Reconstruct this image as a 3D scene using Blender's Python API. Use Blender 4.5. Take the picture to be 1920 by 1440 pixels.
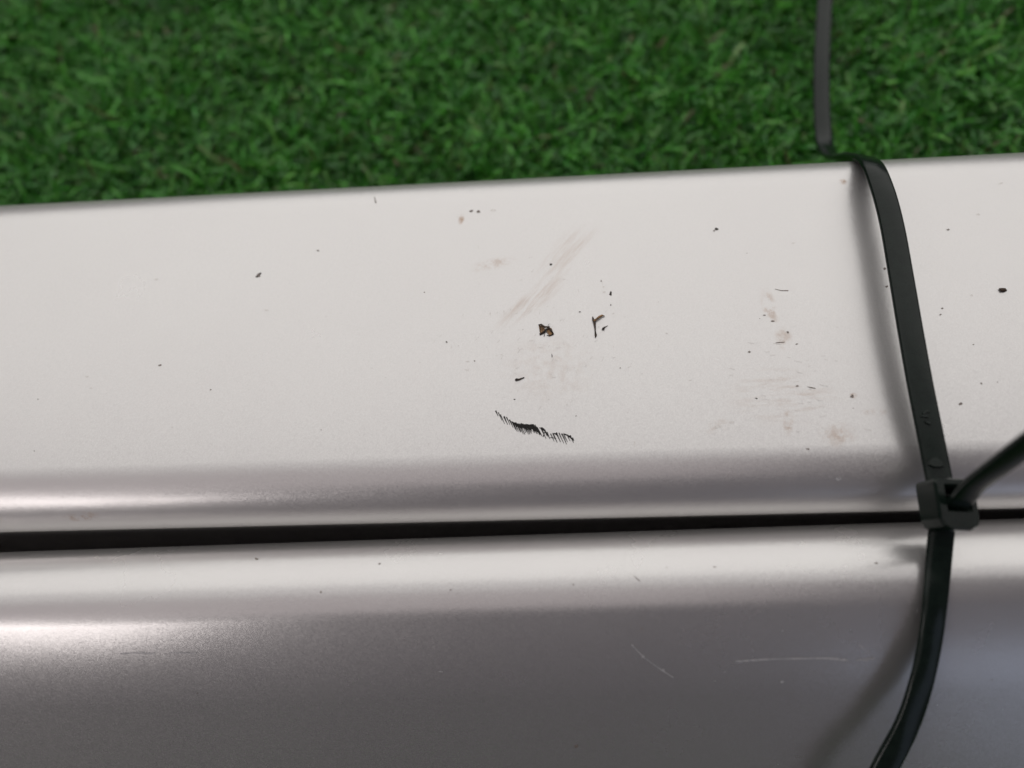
import bpy, bmesh, math, random
import numpy as np
from mathutils import Vector, Matrix
from mathutils.bvhtree import BVHTree

random.seed(7)
RNG = np.random.default_rng(7)
for o in list(bpy.data.objects):
    bpy.data.objects.remove(o, do_unlink=True)
scene = bpy.context.scene
C = scene.collection

# ------------------------------------------------------------------ camera
H = 0.045                 # height of the upper bar's flat face above the turf backing (m)
DIST = 0.154              # camera distance to that face
PITCH = math.radians(22)  # away from straight down
FPX = 1450.0              # focal length in pixels of the 1920 px wide photograph
xc = Vector((0.9973, 0.0348, 0.0644)).normalized()      # world X seen in camera axes (slight roll and yaw)
zc = Vector((0.0, math.sin(PITCH), math.cos(PITCH)))
zc = (zc - xc * zc.dot(xc)).normalized()
yc = zc.cross(xc)
# rows of R are the world axes in camera coordinates, so R maps camera -> world
R = Matrix((xc, yc, zc))
VIEW = R @ Vector((0, 0, -1))
RIGHT = R @ Vector((1, 0, 0))
UP = R @ Vector((0, 1, 0))
CAM = Vector((0, 0, H)) - VIEW * DIST

cd = bpy.data.cameras.new('camera')
cam = bpy.data.objects.new('camera', cd)
C.objects.link(cam)
cam.matrix_world = Matrix.Translation(CAM) @ R.to_4x4()
cd.sensor_width = 36.0
cd.lens = 36.0 * FPX / 1920.0
cd.clip_start = 0.005
cd.clip_end = 50
cd.dof.use_dof = True
cd.dof.focus_distance = 0.155
cd.dof.aperture_fstop = 6.8
scene.camera = cam

# ------------------------------------------------------------------ light
w = bpy.data.worlds.new('World')
scene.world = w
w.use_nodes = True
bg = w.node_tree.nodes['Background']
bg.inputs['Color'].default_value = (0.072, 0.064, 0.073, 1)
bg.inputs['Strength'].default_value = 1.0


def area(name, loc, target, sx, sy, power, col):
    l = bpy.data.lights.new(name, 'AREA')
    l.shape = 'RECTANGLE'
    l.size, l.size_y = sx, sy
    l.energy = power
    l.color = col
    o = bpy.data.objects.new(name, l)
    C.objects.link(o)
    o.location = loc
    d = Vector(target) - Vector(loc)
    o.rotation_euler = d.to_track_quat('-Z', 'Y').to_euler()
    return o


# broad bright ceiling light ahead of the bars, and one lamp behind the viewer to the left
# (dimmer panels towards the viewer are added, to soften the edges of the reflection)
area('ceiling_light', (0.1, 3.45, 1.25), (0.1, 3.45, 0), 5.6, 6.2, 110.0, (1.0, 0.980, 0.950))
area('ceiling_light', (0.1, 0.16, 1.25), (0.1, 0.16, 0), 5.2, 0.38, 3.6, (1.0, 0.97, 0.955))  # added dim strip, eases the ceiling light's hard edge on the rolled face
area('far_rim_fill', (0.0, 6.6, 0.55), (0, 0, 0.35), 7.0, 1.1, 10.0, (0.96, 1.0, 0.96))  # added fill with no source behind it, lightens the far rim
area('left_roll_fill', (-0.85, -0.48, 1.25), (-0.85, -0.48, 0), 2.5, 0.86, 2.4, (1.0, 0.89, 0.89))  # added overhead fill, lifts the left of the rolled edge; not a wall
area('tube_lamp', (-1.15, -1.0, 0.95), (0, 0, 0.05), 0.85, 0.36, 3.5, (1.0, 0.93, 0.92))
area('cool_fill', (1.25, -1.35, 0.42), (0, 0, 0.04), 1.3, 0.62, 1.0, (0.62, 0.74, 1.0))  # added cool fill, tints the sloping face blue at the right; no window

scene.cycles.max_bounces = 6
scene.cycles.diffuse_bounces = 3
scene.cycles.glossy_bounces = 5
scene.cycles.transmission_bounces = 0
scene.cycles.caustics_reflective = False
scene.cycles.use_adaptive_sampling = True
scene.cycles.adaptive_threshold = 0.02

vs = scene.view_settings
vs.view_transform = 'Standard'
vs.look = 'None'
vs.exposure = 0.0
vs.gamma = 1.0
vs.use_curve_mapping = False


# ------------------------------------------------------------------ helpers
def ray(px, py):
    return (VIEW + RIGHT * ((px - 960) / FPX) + UP * ((720 - py) / FPX)).normalized()


def pix(px, py, z):
    """point of the horizontal plane at height z seen at that place of the photograph"""
    d = ray(px, py)
    return CAM + d * ((z - CAM.z) / d.z)


def obj(name, mesh, mat=None, parent=None, smooth=True):
    if isinstance(mesh, bmesh.types.BMesh):
        me = bpy.data.meshes.new(name)
        mesh.to_mesh(me)
        mesh.free()
    else:
        me = mesh
    o = bpy.data.objects.new(name, me)
    C.objects.link(o)
    if mat:
        me.materials.append(mat)
    if smooth:
        me.polygons.foreach_set('use_smooth', [True] * len(me.polygons))
    if parent:
        o.parent = parent
        o.matrix_parent_inverse = parent.matrix_world.inverted()
    return o


def empty(name, loc, rz=0.0):
    o = bpy.data.objects.new(name, None)
    C.objects.link(o)
    o.location = loc
    o.rotation_euler = (0, 0, rz)
    o.empty_display_size = 0.01
    o.matrix_world = Matrix.Translation(loc) @ Matrix.Rotation(rz, 4, 'Z')
    return o


def tag(o, label=None, cat=None, group=None, kind=None):
    if label: o['label'] = label
    if cat: o['category'] = cat
    if group: o['group'] = group
    if kind: o['kind'] = kind
    return o


class NT:
    def __init__(self, name):
        self.m = bpy.data.materials.new(name)
        self.m.use_nodes = True
        self.t = self.m.node_tree
        self.b = self.t.nodes['Principled BSDF']

    def n(self, typ, **kw):
        nd = self.t.nodes.new(typ)
        for k, v in kw.items():
            setattr(nd, k, v)
        return nd

    def l(self, a, b):
        self.t.links.new(a, b)

    def math(self, op, a, b=None, c=None, clamp=False):
        nd = self.n('ShaderNodeMath', operation=op, use_clamp=clamp)
        for i, v in enumerate((a, b, c)):
            if v is None: continue
            if isinstance(v, (int, float)):
                nd.inputs[i].default_value = v
            else:
                self.l(v, nd.inputs[i])
        return nd.outputs[0]

    def vmath(self, op, a, b=None):
        nd = self.n('ShaderNodeVectorMath', operation=op)
        for i, v in enumerate((a, b)):
            if v is None: continue
            if isinstance(v, (tuple, list, Vector)):
                nd.inputs[i].default_value = tuple(v)
            else:
                self.l(v, nd.inputs[i])
        return nd.outputs['Value'] if op in ('LENGTH', 'DOT_PRODUCT') else nd.outputs[0]

    def noise(self, vec, scale, detail=2.0, rough=0.5, out='Fac'):
        nd = self.n('ShaderNodeTexNoise')
        nd.inputs['Scale'].default_value = scale
        nd.inputs['Detail'].default_value = detail
        nd.inputs['Roughness'].default_value = rough
        self.l(vec, nd.inputs['Vector'])
        return nd.outputs[out]

    def ramp(self, fac, a, b, ca=0.0, cb=1.0):
        nd = self.n('ShaderNodeMapRange', interpolation_type='SMOOTHSTEP')
        self.l(fac, nd.inputs[0])
        for i, v in zip((1, 2, 3, 4), (a, b, ca, cb)):
            nd.inputs[i].default_value = v
        return nd.outputs[0]

    def mix(self, fac, a, b):
        nd = self.n('ShaderNodeMix', data_type='RGBA')
        for s, v in ((nd.inputs[0], fac), (nd.inputs[6], a), (nd.inputs[7], b)):
            if isinstance(v, (int, float)):
                s.default_value = v
            elif isinstance(v, tuple):
                s.default_value = v
            else:
                self.l(v, s)
        return nd.outputs[2]

    def map(self, vec, scale=(1, 1, 1), rot=(0, 0, 0), loc=(0, 0, 0)):
        nd = self.n('ShaderNodeMapping')
        nd.inputs['Scale'].default_value = scale
        nd.inputs['Rotation'].default_value = rot
        nd.inputs['Location'].default_value = loc
        self.l(vec, nd.inputs['Vector'])
        return nd.outputs[0]


# ------------------------------------------------------------------ materials
def silver_paint(name, smears=(), gloss=0.25, broad=0.44):
    """metallic silver paint: flakes, slight orange peel, dirt smears with places of their own"""
    k = NT(name)
    co = k.n('ShaderNodeTexCoord').outputs['Object']
    col = k.mix(k.noise(co, 28, 3), (0.70, 0.685, 0.675, 1), (0.735, 0.725, 0.71, 1))
    # flakes: small cells each with their own tilt and tint
    vo = k.n('ShaderNodeTexVoronoi')
    vo.inputs['Scale'].default_value = 4600
    k.l(co, vo.inputs['Vector'])
    flake = k.vmath('SUBTRACT', vo.outputs['Color'], (0.5, 0.5, 0.5))
    sc = k.n('ShaderNodeVectorMath', operation='SCALE')
    sc.inputs['Scale'].default_value = 0.022
    k.l(flake, sc.inputs[0])
    geo = k.n('ShaderNodeNewGeometry')
    peel = k.noise(co, 900, 2, 0.5)
    fine = k.noise(k.map(co, (0.5, 1.6, 1.6)), 2200, 2, 0.55)
    hgt = k.math('ADD', k.math('MULTIPLY', peel, 0.6), k.math('MULTIPLY', fine, 0.5))
    bump = k.n('ShaderNodeBump')
    bump.inputs['Strength'].default_value = 0.06
    bump.inputs['Distance'].default_value = 0.0002
    k.l(hgt, bump.inputs['Height'])
    nrm = k.vmath('NORMALIZE', k.vmath('ADD', bump.outputs[0], sc.outputs[0]))
    sc2 = k.n('ShaderNodeVectorMath', operation='SCALE')
    sc2.inputs['Scale'].default_value = 0.14
    k.l(flake, sc2.inputs[0])
    nrm2 = k.vmath('NORMALIZE', k.vmath('ADD', geo.outputs['Normal'], sc2.outputs[0]))
    rough = k.math('ADD', k.math('MULTIPLY', k.noise(co, 60, 4, 0.6), 0.08), gloss)
    total = None
    if smears:
        n_iso = k.ramp(k.noise(co, 420, 5, 0.68), 0.40, 0.68)
        n_dia = k.ramp(k.noise(k.map(k.map(co, rot=(0, 0, math.radians(-50))), (0.18, 1.3, 0)), 420, 4, 0.65), 0.42, 0.66)
        n_hor = k.ramp(k.noise(k.map(co, (0.25, 1.3, 0)), 520, 4, 0.65), 0.45, 0.66)
    for (cx, cy, rx, ry, ang, s, kind) in smears:
        v = k.map(k.vmath('SUBTRACT', co, (cx, cy, 0)), rot=(0, 0, -ang))
        d = k.vmath('LENGTH', k.vmath('MULTIPLY', v, (1 / rx, 1 / ry, 0)))
        m = k.math('MULTIPLY', k.math('MULTIPLY', k.ramp(d, 0.25, 1.0, 1.0, 0.0), (n_iso, n_dia, n_hor)[kind]), s)
        total = m if total is None else k.math('MAXIMUM', total, m)
    if total is not None:
        col = k.mix(total, col, (0.40, 0.24, 0.135, 1))
        rough = k.math('ADD', rough, k.math('MULTIPLY', total, 0.3))
        k.l(k.math('SUBTRACT', 0.9, k.math('MULTIPLY', total, 0.2)), k.b.inputs['Metallic'])
    else:
        k.b.inputs['Metallic'].default_value = 0.9
    # second, broader lobe: flakes lying at scattered angles in the paint
    b2 = k.n('ShaderNodeBsdfPrincipled')
    b2.inputs['Metallic'].default_value = 0.85
    for bs in (k.b, b2):
        k.l(col, bs.inputs['Base Color'])
    k.l(rough, k.b.inputs['Roughness'])
    k.l(nrm, k.b.inputs['Normal'])
    k.l(nrm2, b2.inputs['Normal'])
    b2.inputs['Roughness'].default_value = 0.50
    mx = k.n('ShaderNodeMixShader')
    mx.inputs[0].default_value = broad
    k.l(k.b.outputs[0], mx.inputs[1])
    k.l(b2.outputs[0], mx.inputs[2])
    k.l(mx.outputs[0], k.t.nodes['Material Output'].inputs['Surface'])
    return k.m


def plain(name, a, b, rough=0.5, metallic=0.0, scale=900, spec=0.5, bump=0.0):
    k = NT(name)
    co = k.n('ShaderNodeTexCoord').outputs['Object']
    nz = k.noise(co, scale, 3, 0.6)
    k.l(k.mix(k.ramp(nz, 0.35, 0.65), a, b), k.b.inputs['Base Color'])
    k.b.inputs['Roughness'].default_value = rough
    k.b.inputs['Metallic'].default_value = metallic
    k.b.inputs['Specular IOR Level'].default_value = spec
    if bump:
        bn = k.n('ShaderNodeBump')
        bn.inputs['Strength'].default_value = bump
        bn.inputs['Distance'].default_value = 0.0003
        k.l(nz, bn.inputs['Height'])
        k.l(bn.outputs[0], k.b.inputs['Normal'])
    return k.m


M_TIE = plain('black_nylon', (0.0045, 0.0095, 0.007, 1), (0.007, 0.0135, 0.010, 1), 0.20, scale=500, spec=0.28, bump=0.05)
M_BLACK = plain('black_scuff', (0.006, 0.0055, 0.005, 1), (0.018, 0.016, 0.015, 1), 0.85, scale=3000)
M_SPECK = plain('grey_brown_dirt', (0.17, 0.145, 0.13, 1), (0.30, 0.26, 0.23, 1), 0.7, scale=2500)
M_DARKSP = plain('dark_dirt', (0.03, 0.027, 0.025, 1), (0.08, 0.07, 0.06, 1), 0.8, scale=2500)
M_FAINT = plain('faint_dust', (0.58, 0.555, 0.535, 1), (0.68, 0.66, 0.64, 1), 0.36, 0.9, scale=2500)
M_SCRATCH = plain('scratched_paint', (0.44, 0.44, 0.45, 1), (0.62, 0.61, 0.61, 1), 0.5, 0.35, scale=1500)
M_BROWN = plain('dry_brown_leaf', (0.10, 0.05, 0.018, 1), (0.36, 0.21, 0.09, 1), 0.6, scale=900, bump=0.3)
M_BROWN_D = plain('dark_brown_husk', (0.012, 0.008, 0.006, 1), (0.06, 0.035, 0.018, 1), 0.6, scale=1500)


def turf_material():
    k = NT('turf_blade')
    at = k.n('ShaderNodeAttribute', attribute_name='blade_colour')
    k.l(at.outputs['Color'], k.b.inputs['Base Color'])
    k.b.inputs['Roughness'].default_value = 0.32
    k.b.inputs['Specular IOR Level'].default_value = 0.35
    k.b.inputs['Transmission Weight'].default_value = 0.0
    return k.m


M_TURF = turf_material()
M_BACK = plain('turf_backing', (0.006, 0.011, 0.006, 1), (0.016, 0.022, 0.012, 1), 0.9, scale=300)

# ------------------------------------------------------------------ ground and turf
GZ = -0.012      # turf backing
bm = bmesh.new()
bmesh.ops.create_grid(bm, x_segments=4, y_segments=4, size=0.9)
g = obj('ground', bm, M_BACK, smooth=False)
g.location.z = GZ
g['kind'] = 'structure'


def turf(x0, x1, y0, y1, n):
    x = RNG.uniform(x0, x1, n)
    y = RNG.uniform(y0, y1, n)
    # blades grow in tufts
    tx = np.round(x / 0.0042) * 0.0042
    ty = np.round(y / 0.0042) * 0.0042
    x = tx + (x - tx) * 0.75
    y = ty + (y - ty) * 0.75
    patch = np.sin(x * 71 + 1.3) * np.sin(y * 83 + 0.4) + 0.6 * np.sin(x * 163 - y * 121) * np.sin(y * 190 + x * 60)   # trodden and fluffy patches
    L = RNG.uniform(0.0075, 0.0155, n) * (1 + 0.16 * patch)
    wd = RNG.uniform(0.00036, 0.00076, n)
    az = RNG.uniform(0, 2 * math.pi, n)
    lean = RNG.uniform(0.05, 0.5, n)
    curl = RNG.uniform(0.6, 2.6, n)
    turn = RNG.uniform(-3.2, 3.2, n)
    rows = 6
    V = np.zeros((n, rows, 2, 3))
    px, py, pz = x.copy(), y.copy(), np.zeros(n)
    seg = L / (rows - 1)
    for r in range(rows):
        t = r / (rows - 1)
        a = lean + curl * t * 1.15           # angle from vertical grows along the blade
        b = az + turn * t
        wr = wd * (1.0 - 0.15 * t) if r < rows - 1 else wd * 0.6
        tw = b + math.pi / 2 + turn * 0.5 * t
        V[:, r, 0] = np.stack((px - np.cos(tw) * wr, py - np.sin(tw) * wr, pz), 1)
        V[:, r, 1] = np.stack((px + np.cos(tw) * wr, py + np.sin(tw) * wr, pz), 1)
        px = px + np.sin(a) * np.cos(b) * seg
        py = py + np.sin(a) * np.sin(b) * seg
        pz = np.maximum(pz + np.cos(a) * seg, 0.0005)
    verts = V.reshape(-1, 3) + np.array((0, 0, GZ))
    base = (np.arange(n) * rows * 2)[:, None, None]
    q = np.array([[2 * r, 2 * r + 1, 2 * r + 3, 2 * r + 2] for r in range(rows - 1)])
    faces = (base + q[None]).reshape(-1, 4)
    # each blade is extruded in one of a few yarn colours
    pal = np.array([(0.044, 0.190, 0.024), (0.060, 0.225, 0.028), (0.032, 0.145, 0.026), (0.090, 0.250, 0.042), (0.085, 0.080, 0.032), (0.15, 0.23, 0.09)])
    ci = RNG.choice(6, n, p=[0.355, 0.31, 0.21, 0.09, 0.022, 0.013])
    ci = np.where((RNG.random(n) < 0.03 * np.clip(-patch, 0, 1)), 4, ci)
    col = pal[ci] * np.array((0.92, 1.04, 0.86)) * RNG.uniform(0.6, 1.55, (n, 1)) * (1 + 0.12 * patch)[:, None]
    return verts, faces, np.repeat(col, rows * 2, 0)


regions = [(-0.19, 0.19, 0.03, 0.22, 72000),     # the part in view
           (-0.5, -0.19, -0.25, 0.42, 16000), (0.19, 0.5, -0.25, 0.42, 16000),
           (-0.19, 0.19, 0.22, 0.42, 9000), (-0.19, 0.19, -0.25, 0.03, 13000)]
vv, ff, cc, off = [], [], [], 0
for rg in regions:
    v, f, c = turf(*rg)
    vv.append(v); ff.append(f + off); cc.append(c); off += len(v)
vv, ff, cc = np.concatenate(vv), np.concatenate(ff), np.concatenate(cc)
me = bpy.data.meshes.new('turf_grass')
me.vertices.add(len(vv))
me.vertices.foreach_set('co', vv.ravel())
me.loops.add(ff.size)
me.loops.foreach_set('vertex_index', ff.ravel().astype(np.int32))
me.polygons.add(len(ff))
me.polygons.foreach_set('loop_start', np.arange(0, ff.size, 4, dtype=np.int32))
me.update(calc_edges=True)
at = me.attributes.new('blade_colour', 'FLOAT_COLOR', 'POINT')
at.data.foreach_set('color', np.concatenate((cc, np.ones((len(cc), 1))), 1).ravel())
tg = obj('turf_grass', me, M_TURF)
tag(tg, 'dense short curled green artificial turf behind and under the silver bars', 'artificial turf', kind='stuff')


# ------------------------------------------------------------------ the two silver bars
def arc(cy, cz, r, a0, a1, n):
    """a = angle of the outward normal from straight up, positive away from the viewer (+Y)"""
    out = []
    for i in range(n + 1):
        a = math.radians(a0 + (a1 - a0) * i / n)
        out.append((cy + r * math.sin(a), cz + r * math.cos(a)))
    return out


def extrude_profile(prof, x0, x1, nx=24):
    bm = bmesh.new()
    rows = []
    for i in range(nx + 1):
        x = x0 + (x1 - x0) * i / nx
        rows.append([bm.verts.new((x, p[0], p[1])) for p in prof])
    m = len(prof)
    for i in range(nx):
        for j in range(m):
            k = (j + 1) % m
            bm.faces.new((rows[i][j], rows[i][k], rows[i + 1][k], rows[i + 1][j]))
    bm.faces.new(rows[0])
    bm.faces.new(list(reversed(rows[-1])))
    bmesh.ops.recalc_face_normals(bm, faces=bm.faces)
    for f in bm.faces:
        f.smooth = len(f.verts) == 4
    return bm


def lerp_pts(a, b, n):
    return [(a[0] + (b[0] - a[0]) * i / n, a[1] + (b[1] - a[1]) * i / n) for i in range(1, n)]


BOT = GZ + 0.006
Y_FAR = pix(960, 326, H - 0.003).y       # far silhouette of the upper bar
Y_BEND = pix(960, 849, H).y              # where the face starts to roll over towards the viewer
Y_GAP = pix(960, 977, H - 0.0078).y       # its near side wall
ROLL, RED = 63.0, 0.0006
_s = lambda d: math.sin(math.radians(d))
_c = lambda d: math.cos(math.radians(d))
R1 = (Y_BEND - Y_GAP - RED * (1 - _s(ROLL))) / _s(ROLL)
RF = 0.0105


def row_of(p):
    d = Vector((0, p[0], p[1])) - CAM
    return 720 - FPX * d.dot(UP) / d.dot(VIEW)


lo_, hi_ = Y_FAR - 0.03, Y_FAR + 0.03        # set the far side so that its outline lies where the photograph has it
for _ in range(40):
    Y_FAR = (lo_ + hi_) / 2
    if min(row_of(p) for p in arc(Y_FAR - RF, H - RF, RF, 90, 0, 60)) > 336: lo_ = Y_FAR
    else: hi_ = Y_FAR
prof = []
far = arc(Y_FAR - RF, H - RF, RF, 90, 0, 20)
near = arc(Y_BEND, H - R1, R1, 0, -ROLL, 44)
q = near[-1]
near += arc(q[0] + RED * _s(ROLL), q[1] - RED * _c(ROLL), RED, -ROLL, -115, 8)[1:]
prof += far + lerp_pts(far[-1], near[0], 14) + near + [(Y_GAP + 0.0012, 0.030), (Y_GAP + 0.0012, 0.021), (Y_GAP - 0.0006, 0.019), (Y_GAP - 0.0006, BOT + 0.002), (Y_GAP + 0.001, BOT),
                                                        (Y_FAR - 0.003, BOT), (Y_FAR - 0.001, BOT + 0.002), (Y_FAR, 0.022)]


def P2(px, py):
    p = pix(px, py, H)
    return p.x, p.y


def smear(px, py, rx, ry, ang, s, st=0):
    x, y = P2(px, py)
    k = DIST / FPX
    return (x, y, rx * k, ry * k, math.radians(ang), min(1.0, s * 1.3), st)


smears = [smear(925, 495, 60, 16, 12, 0.30), smear(1060, 480, 110, 46, 48, 0.17, 1), smear(1000, 560, 110, 30, 40, 0.24, 1),
          smear(865, 411, 8, 16, -8, 0.60), smear(1443, 575, 18, 46, 6, 0.42), smear(1470, 635, 22, 30, 0, 0.30),
          smear(1478, 790, 12, 34, -8, 0.42), smear(1570, 815, 40, 30, 0, 0.30), smear(1600, 742, 9, 7, 0, 0.8),
          smear(1470, 740, 120, 70, 0, 0.16, 2), smear(1030, 690, 110, 90, 0, 0.12, 0), smear(1345, 800, 28, 16, 15, 0.3),
          smear(1640, 772, 30, 10, 0, 0.32), smear(1580, 341, 11, 9, 0, 0.9), smear(1608, 334, 10, 7, 0, 0.7),
          smear(130, 960, 45, 9, 2, 0.5)]
M_SILVER_A = silver_paint('silver_paint_smeared', smears)
M_SILVER_B = silver_paint('silver_paint_clean', gloss=0.225, broad=0.38)

upper = empty('silver_trim_bar', (0, 0, 0))
tag(upper, 'silver painted trim bar beside the turf, its wide bright face bearing a black scuff', 'trim bar', 'silver bars tied side by side')
ub = obj('bar_body', extrude_profile(prof, -0.42, 0.42), M_SILVER_A, upper, smooth=False)

# lower bar: crest next to the gap, then a wide face sloping down towards the viewer
SL = -42.0
R2 = 0.0112
ZL = H - 0.0016
cyl = Y_GAP - 0.0020 - R2
S1 = -29.0                                   # tight crest, then a long slack curve down the wide face
crest = arc(cyl, ZL - R2, R2, 90, S1, 56)
RS = 0.075
q = crest[-1]
crest += arc(q[0] - RS * math.sin(math.radians(S1)), q[1] - RS * math.cos(math.radians(S1)), RS, S1, SL, 24)[1:]
ca = math.radians(SL)
e = crest[-1]
LEN = 0.022
f_end = (e[0] - math.cos(ca) * LEN, e[1] + math.sin(ca) * LEN)
R3 = 0.008
c3 = (f_end[0] - R3 * math.sin(ca), f_end[1] - R3 * math.cos(ca))
low = arc(c3[0], c3[1], R3, SL, -90, 16)
prof2 = crest + lerp_pts(e, f_end, 10) + low + [(low[-1][0], BOT + 0.002), (low[-1][0] + 0.002, BOT), (cyl + R2 - 0.003, BOT), (cyl + R2 - 0.001, BOT + 0.002), (cyl + R2, 0.022)]
RZ = math.radians(0.62)
lower = empty('silver_trim_bar', (0, 0, 0), RZ)
tag(lower, 'silver painted trim bar nearest the viewer, its wide face sloping down into shade', 'trim bar', 'silver bars tied side by side')
lb = obj('bar_body', extrude_profile(prof2, -0.42, 0.42), M_SILVER_B, lower, smooth=False)
lb.matrix_parent_inverse = Matrix.Identity(4)


def bvh(o, mw):
    return BVHTree.FromPolygons([mw @ v.co for v in o.data.vertices], [tuple(p.vertices) for p in o.data.polygons])


BV_U, BV_L = bvh(ub, Matrix.Identity(4)), bvh(lb, Matrix.Rotation(RZ, 4, 'Z'))


def surf(px, py, which):
    """point and normal where that place of the photograph lies on a bar"""
    loc, nor, _, _ = which.ray_cast(CAM, ray(px, py))
    if loc is None:
        return None
    if nor.z < 0: nor = -nor
    return loc, nor


def decal_poly(bm, pts, which, lift=0.00004):
    vs = []
    for p in pts:
        s = surf(p[0], p[1], which)
        if s is None: return
        vs.append(bm.verts.new(s[0] + s[1] * lift))
    try:
        bm.faces.new(vs)
    except ValueError:
        pass


def blob(bm, px, py, rx, ry, which, ang=0.0, rag=0.35, n=9, lift=0.00004):
    pts = []
    for i in range(n):
        a = 2 * math.pi * i / n
        r = 1 + random.uniform(-rag, rag)
        dx, dy = math.cos(a) * rx * r, math.sin(a) * ry * r
        pts.append((px + dx * math.cos(ang) - dy * math.sin(ang), py + dx * math.sin(ang) + dy * math.cos(ang)))
    decal_poly(bm, pts, which, lift)


def stroke(bm, x0, y0, x1, y1, w0, w1, which, lift=0.00004, bend=0.0):
    dx, dy = x1 - x0, y1 - y0
    l = math.hypot(dx, dy) or 1
    nx, ny = -dy / l, dx / l
    mx, my = (x0 + x1) / 2 + nx * bend, (y0 + y1) / 2 + ny * bend
    wm = (w0 + w1) / 2
    decal_poly(bm, [(x0 - nx * w0, y0 - ny * w0), (mx - nx * wm, my - ny * wm), (x1 - nx * w1, y1 - ny * w1),
                    (x1 + nx * w1, y1 + ny * w1), (mx + nx * wm, my + ny * wm), (x0 + nx * w0, y0 + ny * w0)], which, lift)


# ---- black scuff: bristly smear of rubber dragged across the paint
top = [(100, 110), (200, 190), (340, 258), (460, 340), (560, 372), (720, 400), (830, 402), (930, 405), (1000, 475), (1080, 472), (1180, 570),
       (1240, 590), (1360, 580), (1500, 595), (1560, 600), (1690, 632), (1765, 735)]
bot = [(100, 170), (200, 300), (300, 400), (420, 450), (560, 565), (700, 585), (780, 585), (900, 590), (1000, 632), (1100, 685), (1180, 640),
       (1240, 690), (1330, 772), (1400, 752), (1560, 795), (1620, 745), (1700, 755), (1775, 765)]


def interp(c, x):
    for (ax, ay), (bx, by) in zip(c, c[1:]):
        if ax <= x <= bx:
            return ay + (by - ay) * (x - ax) / (bx - ax)
    return c[-1][1] if x > c[-1][0] else c[0][1]


def zx(v): return 920 + v[0] / 11.29, 760 + v[1] / 11.3


bm = bmesh.new()
x = 105.0
while x < 1740:
    solid = 430 < x < 1010
    yt = interp(top, x) + random.uniform(-8, 14)
    yb = interp(bot, min(x + 60, 1770)) + random.uniform(-30, 40)
    if not solid:
        yb = max(yb, yt + 40)
    if 1010 < x < 1060 or (1075 < x < 1120 and random.random() < 0.8):
        x += 14
        continue
    ln = yb - yt
    wdt = random.uniform(0.9, 1.5) if solid else random.uniform(0.9, 1.7)
    a, b = zx((x, yt)), zx((x + 0.46 * ln, yb))
    stroke(bm, a[0], a[1], b[0], b[1], wdt, 0.45, BV_U, lift=0.00003 + random.random() * 0.00002, bend=random.uniform(-0.3, 0.3))
    x += random.uniform(20, 34) if solid else random.uniform(42, 78)
# continuous core and the arch of the loop
core = [(455, 345), (560, 385), (720, 412), (830, 412), (920, 430), (1000, 500), (1005, 580), (960, 540), (930, 565), (880, 505), (850, 525), (790, 495), (760, 520), (690, 480), (640, 505), (600, 455), (540, 455)]
decal_poly(bm, [zx(p) for p in core], BV_U, 0.00003)
for seg in [((1030, 480), (1085, 478), 0.9), ((1080, 475), (1150, 540), 1.9), ((1145, 535), (1205, 640), 1.7), ((1010, 500), (1085, 650), 0.7), ((1140, 570), (1110, 670), 1.1),
            ((1345, 590), (1420, 640), 1.2), ((1540, 600), (1680, 660), 1.3), ((1640, 650), (1760, 740), 1.1), ((1260, 680), (1380, 700), 0.8)]:
    a, b = zx(seg[0]), zx(seg[1])
    stroke(bm, a[0], a[1], b[0], b[1], seg[2] * 0.8, seg[2], BV_U)
sc = obj('scuff_mark', bm, M_BLACK, upper, smooth=False)
sc['label'] = 'bristly black rubber scuff dragged across the paint'

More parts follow.
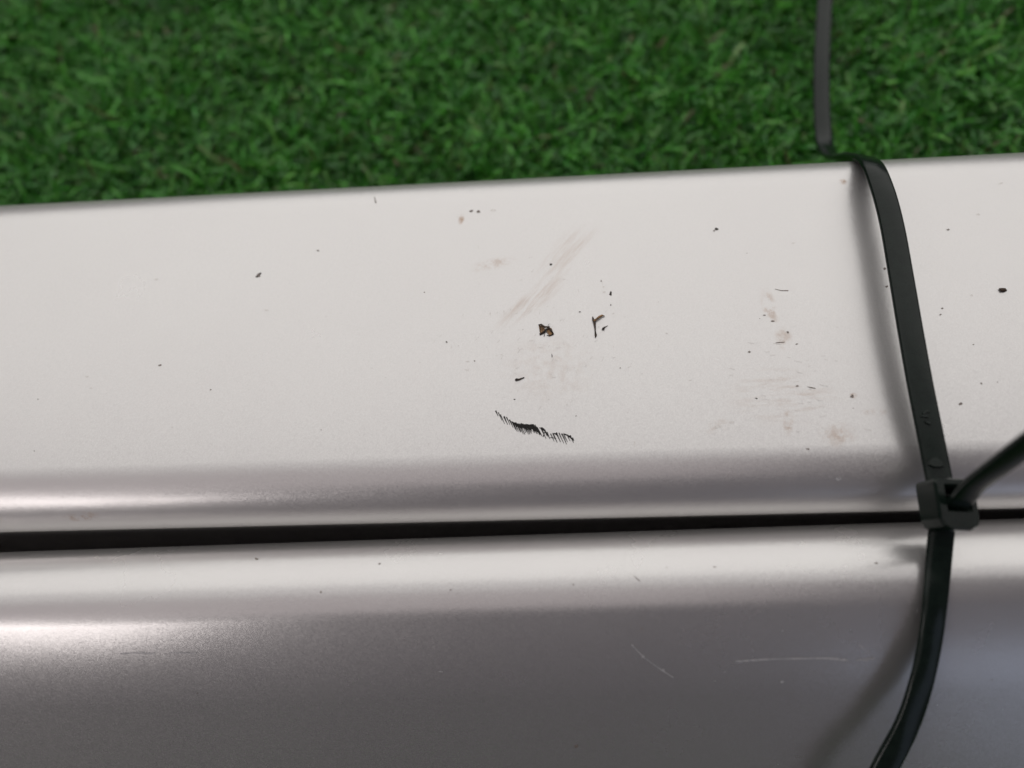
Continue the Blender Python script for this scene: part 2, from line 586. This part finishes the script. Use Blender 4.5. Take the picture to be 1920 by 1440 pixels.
# ---- specks stuck to the paint
bmD, bmS, bmF = bmesh.new(), bmesh.new(), bmesh.new()
for (px, py, rx, ry, k) in [(1033, 496, 2.4, 2, 'D'), (1145, 551, 2.6, 4.6, 'D'), (1145, 572, 1.3, 1.3, 'D'), (1087, 585, 1.8, 1, 'D'), (1035, 667, 0.9, 3, 'D'),
                            (965, 749, 1.8, 1.2, 'D'), (485, 516, 3.4, 3, 'S'), (488, 513, 2.2, 2.2, 'D'), (482, 519, 2.4, 1.6, 'D'),
                            (300, 685, 2.6, 2, 'S'), (395, 731, 1.7, 1.3, 'S'), (163, 706, 4, 1.4, 'F'), (171, 728, 4, 1, 'F'), (500, 582, 5, 1.8, 'F'),
                            (596, 470, 2.6, 1.2, 'S'), (292, 524, 4, 2, 'F'), (796, 548, 1.6, 1, 'S'), (837, 641, 1.4, 1.4, 'D'), (602, 806, 1, 1.2, 'S'),
                            (884, 396, 4, 1.8, 'S'), (897, 397, 3.6, 2.2, 'S'), (925, 395, 4.5, 2.4, 'F'), (1343, 430, 4, 2.6, 'D'), (1339, 433, 2, 1.5, 'S'),
                            (1133, 548, 3.2, 2, 'F'), (1127, 527, 1.5, 1.5, 'S'), (1132, 538, 2, 1.6, 'F'), (1150, 588, 2.4, 1.2, 'F'),
                            (1405, 660, 3.4, 1.6, 'S'), (1418, 747, 2.4, 1.2, 'D'), (1495, 724, 3.4, 1.6, 'S'), (1522, 727, 7, 1.1, 'S'), (1598, 743, 4, 3, 'S'),
                            (1449, 602, 3, 1.4, 'S'), (1477, 623, 2.4, 2, 'S'), (1433, 591, 2.5, 1.2, 'S'), (1494, 645, 2.4, 1.2, 'S'), (1465, 642, 9, 1, 'S'),
                            (1659, 504, 3, 2.2, 'S'), (1663, 537, 2.6, 2, 'S'), (1822, 554, 2.4, 1.6, 'F'), (1767, 578, 2.2, 1.2, 'S'), (1763, 590, 2.4, 1.2, 'S'),
                            (1825, 646, 1.8, 1.2, 'S'), (1840, 719, 2, 1.6, 'S'), (1801, 757, 3.4, 3, 'S'), (1515, 842, 4, 1.2, 'S'), (1487, 456, 4, 1, 'F'),
                            (1875, 344, 6, 1.2, 'F'), (1834, 402, 3, 2, 'F'), (1778, 431, 3, 1.8, 'S'), (1294, 713, 3, 1, 'F'), (1250, 625, 3, 0.9, 'F'), (1163, 690, 1.4, 1, 'S'),
                            (1345, 800, 7, 2.6, 'F'), (1372, 792, 5, 2, 'F'), (945, 586, 2, 4, 'F'), (919, 588, 1.2, 3.4, 'F'), (1029, 749, 2, 1, 'F'), (940, 665, 2.6, 1, 'F'),
                            (890, 677, 1.6, 1, 'S'), (876, 678, 4, 1, 'F'), (876, 694, 4, 1, 'F'), (838, 642, 1.5, 1.2, 'S'), (1080, 780, 1.6, 1, 'S'), (1190, 832, 2, 4, 'F')]:
    blob({'D': bmD, 'S': bmS, 'F': bmF}[k], px, py, rx, ry, BV_U, random.uniform(-0.2, 0.2))
stroke(bmS, 702, 369, 705, 381, 0.6, 1.4, BV_U)
stroke(bmS, 1453, 542, 1478, 545, 0.4, 0.9, BV_U, bend=1.5)
# faint fine scratches and dust strokes round the scuffed areas
for _ in range(90):
    px, py = random.gauss(1030, 95), random.gauss(640, 75)
    a = random.gauss(2.2, 0.5)
    l = random.uniform(2, 8)
    if py < 820: stroke(bmF, px, py, px + math.cos(a) * l, py + math.sin(a) * l, 0.35, 0.5, BV_U)
for _ in range(32):
    px, py = random.gauss(1475, 70), random.gauss(735, 45)
    a = random.gauss(0.06, 0.2)
    l = random.uniform(3, 16)
    if py < 845 and px < 1630: stroke(bmF, px, py, px + math.cos(a) * l, py + math.sin(a) * l, 0.3, 0.5, BV_U, bend=random.uniform(-1, 1))
for _ in range(32):
    px, py = random.uniform(0, 1920), random.uniform(400, 850)
    if abs(px - 1700) < 70: continue
    blob(bmF if random.random() < 0.75 else bmS, px, py, random.uniform(0.6, 2.0), random.uniform(0.5, 1.0), BV_U, n=6)
for nm, b, m in (('dark_specks', bmD, M_DARKSP), ('dirt_specks', bmS, M_SPECK), ('faint_scratches', bmF, M_FAINT)):
    tag(obj(nm, b, m, upper, smooth=False), kind='stuff')
bm = bmesh.new()
blob(bm, 1571, 898, 6, 3.2, BV_U)
obj('paint_chip', bm, M_SCRATCH, upper, smooth=False)['label'] = 'tiny pale chip in the rolled edge'

bmS, bmW = bmesh.new(), bmesh.new()
for (px, py, rx, ry) in [(481, 1048, 3, 2), (602, 1110, 2, 1.6), (845, 1106, 1.6, 1.4), (1643, 1056, 3.6, 2), (1203, 1179, 1.8, 1.8), (1081, 1399, 3.6, 3.4),
                         (1340, 1063, 2.5, 1.2), (1250, 1064, 1.4, 1), (1075, 1096, 1, 2.2), (712, 1057, 2, 1.4), (1860, 1275, 1.6, 1.4), (370, 1300, 1.2, 1.2), (1700, 1400, 1.5, 1.5)]:
    blob(bmS, px, py, rx, ry, BV_L)
stroke(bmS, 1188, 1079, 1200, 1090, 0.4, 0.7, BV_L)


def poly_stroke(bm, pts, wd):
    for a, b in zip(pts, pts[1:]):
        stroke(bm, a[0], a[1], b[0] + 0.5, b[1], wd * random.uniform(0.6, 1.2), wd * random.uniform(0.6, 1.2), BV_L, lift=0.00003 + random.random() * 0.00002)


poly_stroke(bmW, [(1378, 1240), (1420, 1237), (1470, 1235), (1520, 1234), (1555, 1234), (1590, 1238)], 2.1)
poly_stroke(bmW, [(1604, 1238), (1640, 1234)], 1.8)
poly_stroke(bmW, [(1612, 1208), (1630, 1226)], 0.8)
poly_stroke(bmW, [(225, 1226), (250, 1224), (290, 1225)], 1.3)
poly_stroke(bmW, [(318, 1224), (340, 1224), (369, 1225)], 1.5)
poly_stroke(bmW, [(1184, 1208), (1205, 1231), (1240, 1256), (1262, 1270)], 1.0)
blob(bmW, 1243, 1256, 4, 3, BV_L)
blob(bmW, 1205, 1231, 3, 3, BV_L)
blob(bmW, 1466, 1278, 5, 2, BV_L)
blob(bmW, 1720, 1145, 1, 4, BV_L)
blob(bmW, 826, 1259, 4, 1.4, BV_L)
sp2 = obj('dirt_specks', bmS, M_SPECK, smooth=False)
scr = obj('scratch', bmW, M_SCRATCH, smooth=False)
for o in (sp2, scr):
    o.parent = lower
    o.matrix_parent_inverse = Matrix.Rotation(-RZ, 4, 'Z')
tag(sp2, kind='stuff')
tag(scr, kind='stuff')
scr['label'] = 'thin pale scratches running along the sloping face'


# ------------------------------------------------------------------ the black cable tie
def catmull(pts, n):
    out = []
    P = [pts[0] * 2 - pts[1]] + list(pts) + [pts[-1] * 2 - pts[-2]]
    for i in range(1, len(P) - 2):
        for j in range(n):
            t = j / n
            a, b, c, d = P[i - 1], P[i], P[i + 1], P[i + 2]
            out.append(0.5 * ((2 * b) + (c - a) * t + (2 * a - 5 * b + 4 * c - d) * t * t + (3 * b - a - 3 * c + d) * t ** 3))
    out.append(pts[-1])
    return out


def ribbon(name, pts, hints, width, thick, parent, n=10, rails=True):
    """strap with bevelled edges and a shallow recessed back; hints are outward normals at the control points"""
    P = catmull(pts, n)
    N = catmull(hints, n)
    w2, t2 = width / 2, thick / 2
    b = thick * 0.38
    g = thick * 0.14
    if rails:
        sec = [(-w2, -t2 + b), (-w2, t2 - b), (-w2 + b * 0.5, t2 - b * 0.3), (-w2 + b * 1.2, t2), (w2 - b * 1.2, t2),
               (w2 - b * 0.5, t2 - b * 0.3), (w2, t2 - b), (w2, -t2 + b), (w2 - b, -t2), (w2 - width * 0.2, -t2), (w2 - width * 0.24, -t2 + g),
               (-w2 + width * 0.24, -t2 + g), (-w2 + width * 0.2, -t2), (-w2 + b, -t2)]
    bm = bmesh.new()
    rows = []
    for i, p in enumerate(P):
        t = (P[min(i + 1, len(P) - 1)] - P[max(i - 1, 0)]).normalized()
        nn = (N[i] - t * N[i].dot(t)).normalized()
        s = nn.cross(t)
        rows.append([bm.verts.new(p + s * u + nn * v) for u, v in sec])
    for r0, r1 in zip(rows, rows[1:]):
        for j in range(len(sec)):
            k = (j + 1) % len(sec)
            bm.faces.new((r0[j], r0[k], r1[k], r1[j]))
    bm.faces.new(rows[0])
    bm.faces.new(list(reversed(rows[-1])))
    bmesh.ops.recalc_face_normals(bm, faces=bm.faces)
    o = obj(name, bm, M_TIE, parent, smooth=True)
    md = o.modifiers.new('edge', 'EDGE_SPLIT')
    md.split_angle = math.radians(38)
    return o


def A(px, py, z):
    return pix(px, py, z)


tie = empty('cable_tie', pix(1560, 1010, BOT))
tag(tie, 'black plastic cable tie strapped across both silver bars, its loose end sticking out', 'cable tie')
W, T = 0.0047, 0.0014
u = Vector((0, 0, 1))
up_pts = [(1575, -260, .0030), (1557, -120, .0045), (1547, 0, .0060), (1541, 110, .0075), (1541, 200, .0085), (1546, 268, .0105), (1557, 291, .0165), (1576, 297, .0260), (1604, 294, .0380),
          (1632, 305, .0478), (1653, 350, .0506), (1672, 420, .0512), (1690, 520, .0512), (1707, 620, .0508), (1725, 720, .0501), (1741, 800, .0493), (1757, 880, .0483), (1766, 930, .0480)]
up_n = [u, u, u, u, u, Vector((0, .2, 1)), Vector((.1, .6, .75)), Vector((.25, .75, .65)), Vector((.25, .7, .7)), Vector((0.1, .45, .9)), Vector((0, .25, 1)), Vector((0, .08, 1)), u, u, u,
        Vector((0, -.05, 1)), Vector((0, -.1, 1)), Vector((0, -.12, 1))]
ribbon('strap', [A(*p) for p in up_pts], up_n, W, T, tie, 12)


def low_pt(px, py, h):
    s = surf(px, py, BV_L)
    # lift h along the normal, then slide back onto the same line of sight
    q = s[0] + s[1] * h
    d = ray(px, py)
    return CAM + d * (q - CAM).dot(VIEW) / d.dot(VIEW)


lp = [A(1770, 965, .0475), A(1764, 1010, .0458), low_pt(1759, 1065, .0012), low_pt(1753, 1130, .0014), low_pt(1744, 1200, .0024), low_pt(1727, 1280, .0048),
      low_pt(1702, 1355, .0068), low_pt(1664, 1430, .0084)]
last = lp[-1]
lp += [last + Vector((-.006, -.012, -.008)), last + Vector((-.011, -.020, -.022)), last + Vector((-.014, -.012, -.0300)), Vector((last.x - .016, last.y + .02, GZ + .0045))]
ln = [Vector((.1, -.12, 1)), Vector((.15, -.1, 1)), Vector((.2, -.1, 1)), Vector((.25, -.3, 1)), Vector((.25, -.45, .9)), Vector((.2, -.5, .85)), Vector((.1, -.55, .8)),
      Vector((-.15, -.7, .7)), Vector((-.1, -.9, .4)), Vector((0, -1, -.1)), Vector((0, -.6, -.8)), Vector((0, 0, -1))]
ribbon('strap', lp, ln, W, T, tie, 12)

hc = A(1777, 948, .0495)
V = (CAM - hc).normalized()
e3 = (V * 0.80 + RIGHT * 0.56 + UP * 0.10).normalized()
dn = A(1784, 990, .0488) - A(1770, 905, .0495)
e1 = (dn - e3 * dn.dot(e3)).normalized()
e2 = e1.cross(e3)
if e2.dot(RIGHT) < 0: e2 = -e2
# tail: leaves the head through its slot and rises towards the right
tp = [hc - e3 * .002 + e1 * .0002, hc + e3 * .002, A(1826, 910, .0575), A(1880, 868, .0655), A(1945, 820, .074), A(2030, 765, .083), A(2150, 700, .091)]
tn = []
for i, p in enumerate(tp):
    t = (tp[min(i + 1, len(tp) - 1)] - tp[max(i - 1, 0)]).normalized()
    v = (CAM - p).normalized()
    w0 = t.cross(v).normalized()
    if w0.dot(UP) < 0: w0 = -w0
    tn.append((v * 0.76 - w0 * 0.65).normalized())
ribbon('tail', tp, tn, W, T * 1.05, tie, 12)


def frame_head():
    """hollow locking head: chamfered box with a slot through it"""
    bm = bmesh.new()

    def loop(hw, hl, c, z, cx=0.0, cy=0.0, cb=None):
        cb = cb or c
        pts = []
        for (sx, sy, cc) in ((1, 1, cb), (-1, 1, cb), (-1, -1, c), (1, -1, c)):
            x0, y0 = sx * hw, sy * hl
            a, b = (x0, y0 - sy * cc), (x0 - sx * cc, y0)
            m = (x0 - sx * cc * 0.3, y0 - sy * cc * 0.3)
            pts += [a, m, b] if sx * sy > 0 else [b, m, a]
        return [bm.verts.new(hc + e2 * (p[0] + cx) + e1 * (p[1] + cy) + e3 * z) for p in pts]

    mm = 0.001
    L = [loop(1.9 * mm, 1.0 * mm, .25 * mm, -3.0 * mm, 0, -.3 * mm),
         loop(3.4 * mm, 3.6 * mm, .7 * mm, -3.0 * mm, 0, 0, 1.6 * mm), loop(3.9 * mm, 4.3 * mm, .8 * mm, -2.4 * mm, 0, 0, 1.9 * mm),
         loop(4.0 * mm, 4.5 * mm, .8 * mm, 1.9 * mm, 0, 0, 1.9 * mm), loop(3.75 * mm, 4.2 * mm, .8 * mm, 2.5 * mm, 0, 0, 1.8 * mm),
         loop(2.55 * mm, 2.4 * mm, .3 * mm, 2.5 * mm, .15 * mm, -1.0 * mm), loop(2.4 * mm, 1.9 * mm, .3 * mm, 1.9 * mm, .15 * mm, -1.0 * mm)]
    L.append(L[0])
    for a, b in zip(L, L[1:]):
        n = len(a)
        for i in range(n):
            j = (i + 1) % n
            bm.faces.new((a[i], a[j], b[j], b[i]))
    bmesh.ops.recalc_face_normals(bm, faces=bm.faces)
    return bm


hd = obj('head', frame_head(), M_TIE, tie, smooth=False)
# neck plate joining strap and head, locking pawl inside the slot
bm = bmesh.new()
vs_ = []
for (a, b, c) in ((-2.1, .6, .9), (2.1, .6, .9), (2.1, 1.9, .7), (-2.1, 1.9, .7), (-2.0, .9, -1.8), (2.0, .9, -1.8), (2.0, 1.9, -1.8), (-2.0, 1.9, -1.8)):
    vs_.append(bm.verts.new(hc + e2 * a * .001 + e1 * b * .001 + e3 * c * .001))
for f in ((0, 1, 2, 3), (7, 6, 5, 4), (0, 4, 5, 1), (1, 5, 6, 2), (2, 6, 7, 3), (3, 7, 4, 0)):
    bm.faces.new([vs_[i] for i in f])
bmesh.ops.recalc_face_normals(bm, faces=bm.faces)
pw = obj('pawl', bm, M_TIE, hd, smooth=False)
pw.matrix_parent_inverse = Matrix.Identity(4)
hd.matrix_parent_inverse = tie.matrix_world.inverted()
pw.matrix_parent_inverse = (tie.matrix_world @ hd.matrix_parent_inverse).inverted()


# moulded marks on the strap: two short raised bars and a shallow thumb-shaped pad
def strap_mark(name, outline, lift, z):
    bm = bmesh.new()
    lo = [bm.verts.new(A(px, py, z)) for px, py in outline]
    c = sum((v.co for v in lo), Vector()) / len(lo)
    hi = [bm.verts.new(c + (v.co - c) * 0.86 + Vector((0, 0, lift))) for v in lo]
    for i in range(len(lo)):
        j = (i + 1) % len(lo)
        bm.faces.new((lo[i], lo[j], hi[j], hi[i]))
    bm.faces.new(hi)
    bmesh.ops.recalc_face_normals(bm, faces=bm.faces)
    return obj(name, bm, M_TIE, tie, smooth=False)


def zt(x, y): return 1700 + x / 9.0, 740 + y / 9.0


strap_mark('moulded_mark', [zt(*p) for p in ((255, 320), (300, 270), (350, 255), (400, 285), (390, 305), (340, 295), (300, 310), (270, 345))], .00025, .0503)
strap_mark('moulded_mark', [zt(*p) for p in ((230, 355), (300, 350), (380, 370), (370, 390), (290, 380), (235, 380))], .00025, .0503)
strap_mark('moulded_mark', [zt(*p) for p in ((290, 450), (350, 455), (420, 490), (400, 510), (330, 485))], .00025, .0502)
strap_mark('moulded_pad', [zt(*p) for p in ((345, 1190), (350, 1110), (400, 1065), (480, 1055), (545, 1090), (600, 1140), (630, 1220), (560, 1240), (450, 1235))], .0004, .0491)


# ------------------------------------------------------------------ dry debris lying on the upper bar
def tube(bm, pts, rad, n=6):
    rows = []
    for i, p in enumerate(pts):
        t = (pts[min(i + 1, len(pts) - 1)] - pts[max(i - 1, 0)]).normalized()
        a = t.cross(Vector((0, 0, 1))).normalized()
        b = a.cross(t)
        r = rad[i]
        rows.append([bm.verts.new(p + (a * math.cos(2 * math.pi * k / n) + b * math.sin(2 * math.pi * k / n) * 0.7) * r * random.uniform(.85, 1.15)) for k in range(n)])
    for r0, r1 in zip(rows, rows[1:]):
        for j in range(n):
            k = (j + 1) % n
            bm.faces.new((r0[j], r0[k], r1[k], r1[j]))
    bm.faces.new(list(reversed(rows[0])))
    bm.faces.new(rows[-1])


PX = DIST / FPX


def zd(x, y, h=0.4):      # from the 4.8x enlargement of the debris
    return A(820 + x / 4.8, 540 + y / 4.8, H + h * 0.001)


def sheet(bm, pts, th=0.00008):
    lo = [bm.verts.new(p) for p in pts]
    hi = [bm.verts.new(p + Vector((0, 0, th))) for p in pts]
    bm.faces.new(hi)
    bm.faces.new(list(reversed(lo)))
    for i in range(len(lo)):
        j = (i + 1) % len(lo)
        bm.faces.new((lo[i], lo[j], hi[j], hi[i]))


fl = empty('dry_flake', zd(980, 380, 0))
tag(fl, 'crumpled brown dry plant flake lying above the black scuff', 'debris', 'dry bits on the upper bar')
bm = bmesh.new()
sheet(bm, [zd(912, 335, .1), zd(950, 345, .3), (zd(975, 385, .15)), zd(925, 415, .08)])
sheet(bm, [zd(985, 345, .25), zd(1030, 365, .2), zd(1045, 415, .06), zd(1010, 430, .08), zd(985, 395, .2)])
obj('husk', bm, M_BROWN, fl, smooth=False)
bm = bmesh.new()
tube(bm, [zd(910, 332, .15), zd(935, 328, .4), zd(965, 350, .5), zd(1000, 350, .5), zd(1025, 385, .35), zd(1047, 415, .15)], [.00012, .0002, .0002, .00022, .0002, .0001])
tube(bm, [zd(922, 418, .1), zd(960, 392, .35), zd(1000, 362, .45), zd(1010, 345, .5)], [.0002, .0002, .0002, .00008])
tube(bm, [zd(1040, 415, .15), zd(1010, 430, .12), zd(985, 425, .1)], [.00016, .0001, .00006])
tube(bm, [zd(995, 350, .5), zd(1000, 325, .4), zd(1020, 322, .3)], [.00005, .00004, .00003], 4)
tube(bm, [zd(958, 395, .2), zd(965, 425, .1), zd(960, 436, .1)], [.00006, .00005, .00008], 4)
tube(bm, [zd(930, 350, .2), zd(925, 385, .2), zd(930, 412, .1)], [.00008, .00006, .00008], 4)
obj('stem', bm, M_BROWN_D, fl, smooth=True)

fy = empty('dry_twig', zd(1420, 340, 0))
tag(fy, 'tiny forked brown twig standing right of the crumpled flake', 'debris', 'dry bits on the upper bar')
bm = bmesh.new()
tube(bm, [zd(1397, 258, .2), zd(1403, 280, .3), zd(1413, 300, .35), zd(1418, 340, .3), zd(1422, 390, .2), zd(1425, 425, .2), zd(1424, 443, .15)],
     [.00010, .00020, .00030, .00018, .00014, .00024, .00012])
obj('stem', bm, M_BROWN_D, fy, smooth=True)
bm = bmesh.new()
tube(bm, [zd(1408, 298, .35), zd(1432, 280, .5), zd(1458, 258, .5), zd(1485, 246, .4), zd(1507, 254, .2)], [.00026, .0002, .00024, .0002, .00006])
obj('branch', bm, M_BROWN, fy, smooth=True)


def crumb(label, pts, mat, rad):
    bm = bmesh.new()
    tube(bm, pts, rad)
    o = obj('dirt_crumb', bm, mat, None, smooth=True)
    c = pts[0].copy()
    o.data.transform(Matrix.Translation(-c))
    o.location = c
    tag(o, label, 'debris', 'dry bits on the upper bar')
    return o


crumb('dark triangular crumb just right of the forked twig', [zd(1482, 372, .2), zd(1495, 366, .3), zd(1505, 352, .2), zd(1535, 338, .15)], M_BROWN_D, [.00012, .00026, .00012, .00003])
crumb('dark elongated crumb between the brown flake and the black scuff', [zd(700, 828, .15), zd(712, 822, .25), zd(735, 822, .2), zd(760, 812, .2), zd(782, 804, .12)],
      M_BROWN_D, [.00016, .00026, .00016, .00014, .00010])
crumb('small black crumb on the bright face right of the cable tie', [A(1873, 541, H + .0002), A(1878, 543, H + .0003), A(1884, 543, H + .0003), A(1888, 545, H + .0001)],
      M_BROWN_D, [.00010, .0004, .00036, .00008])
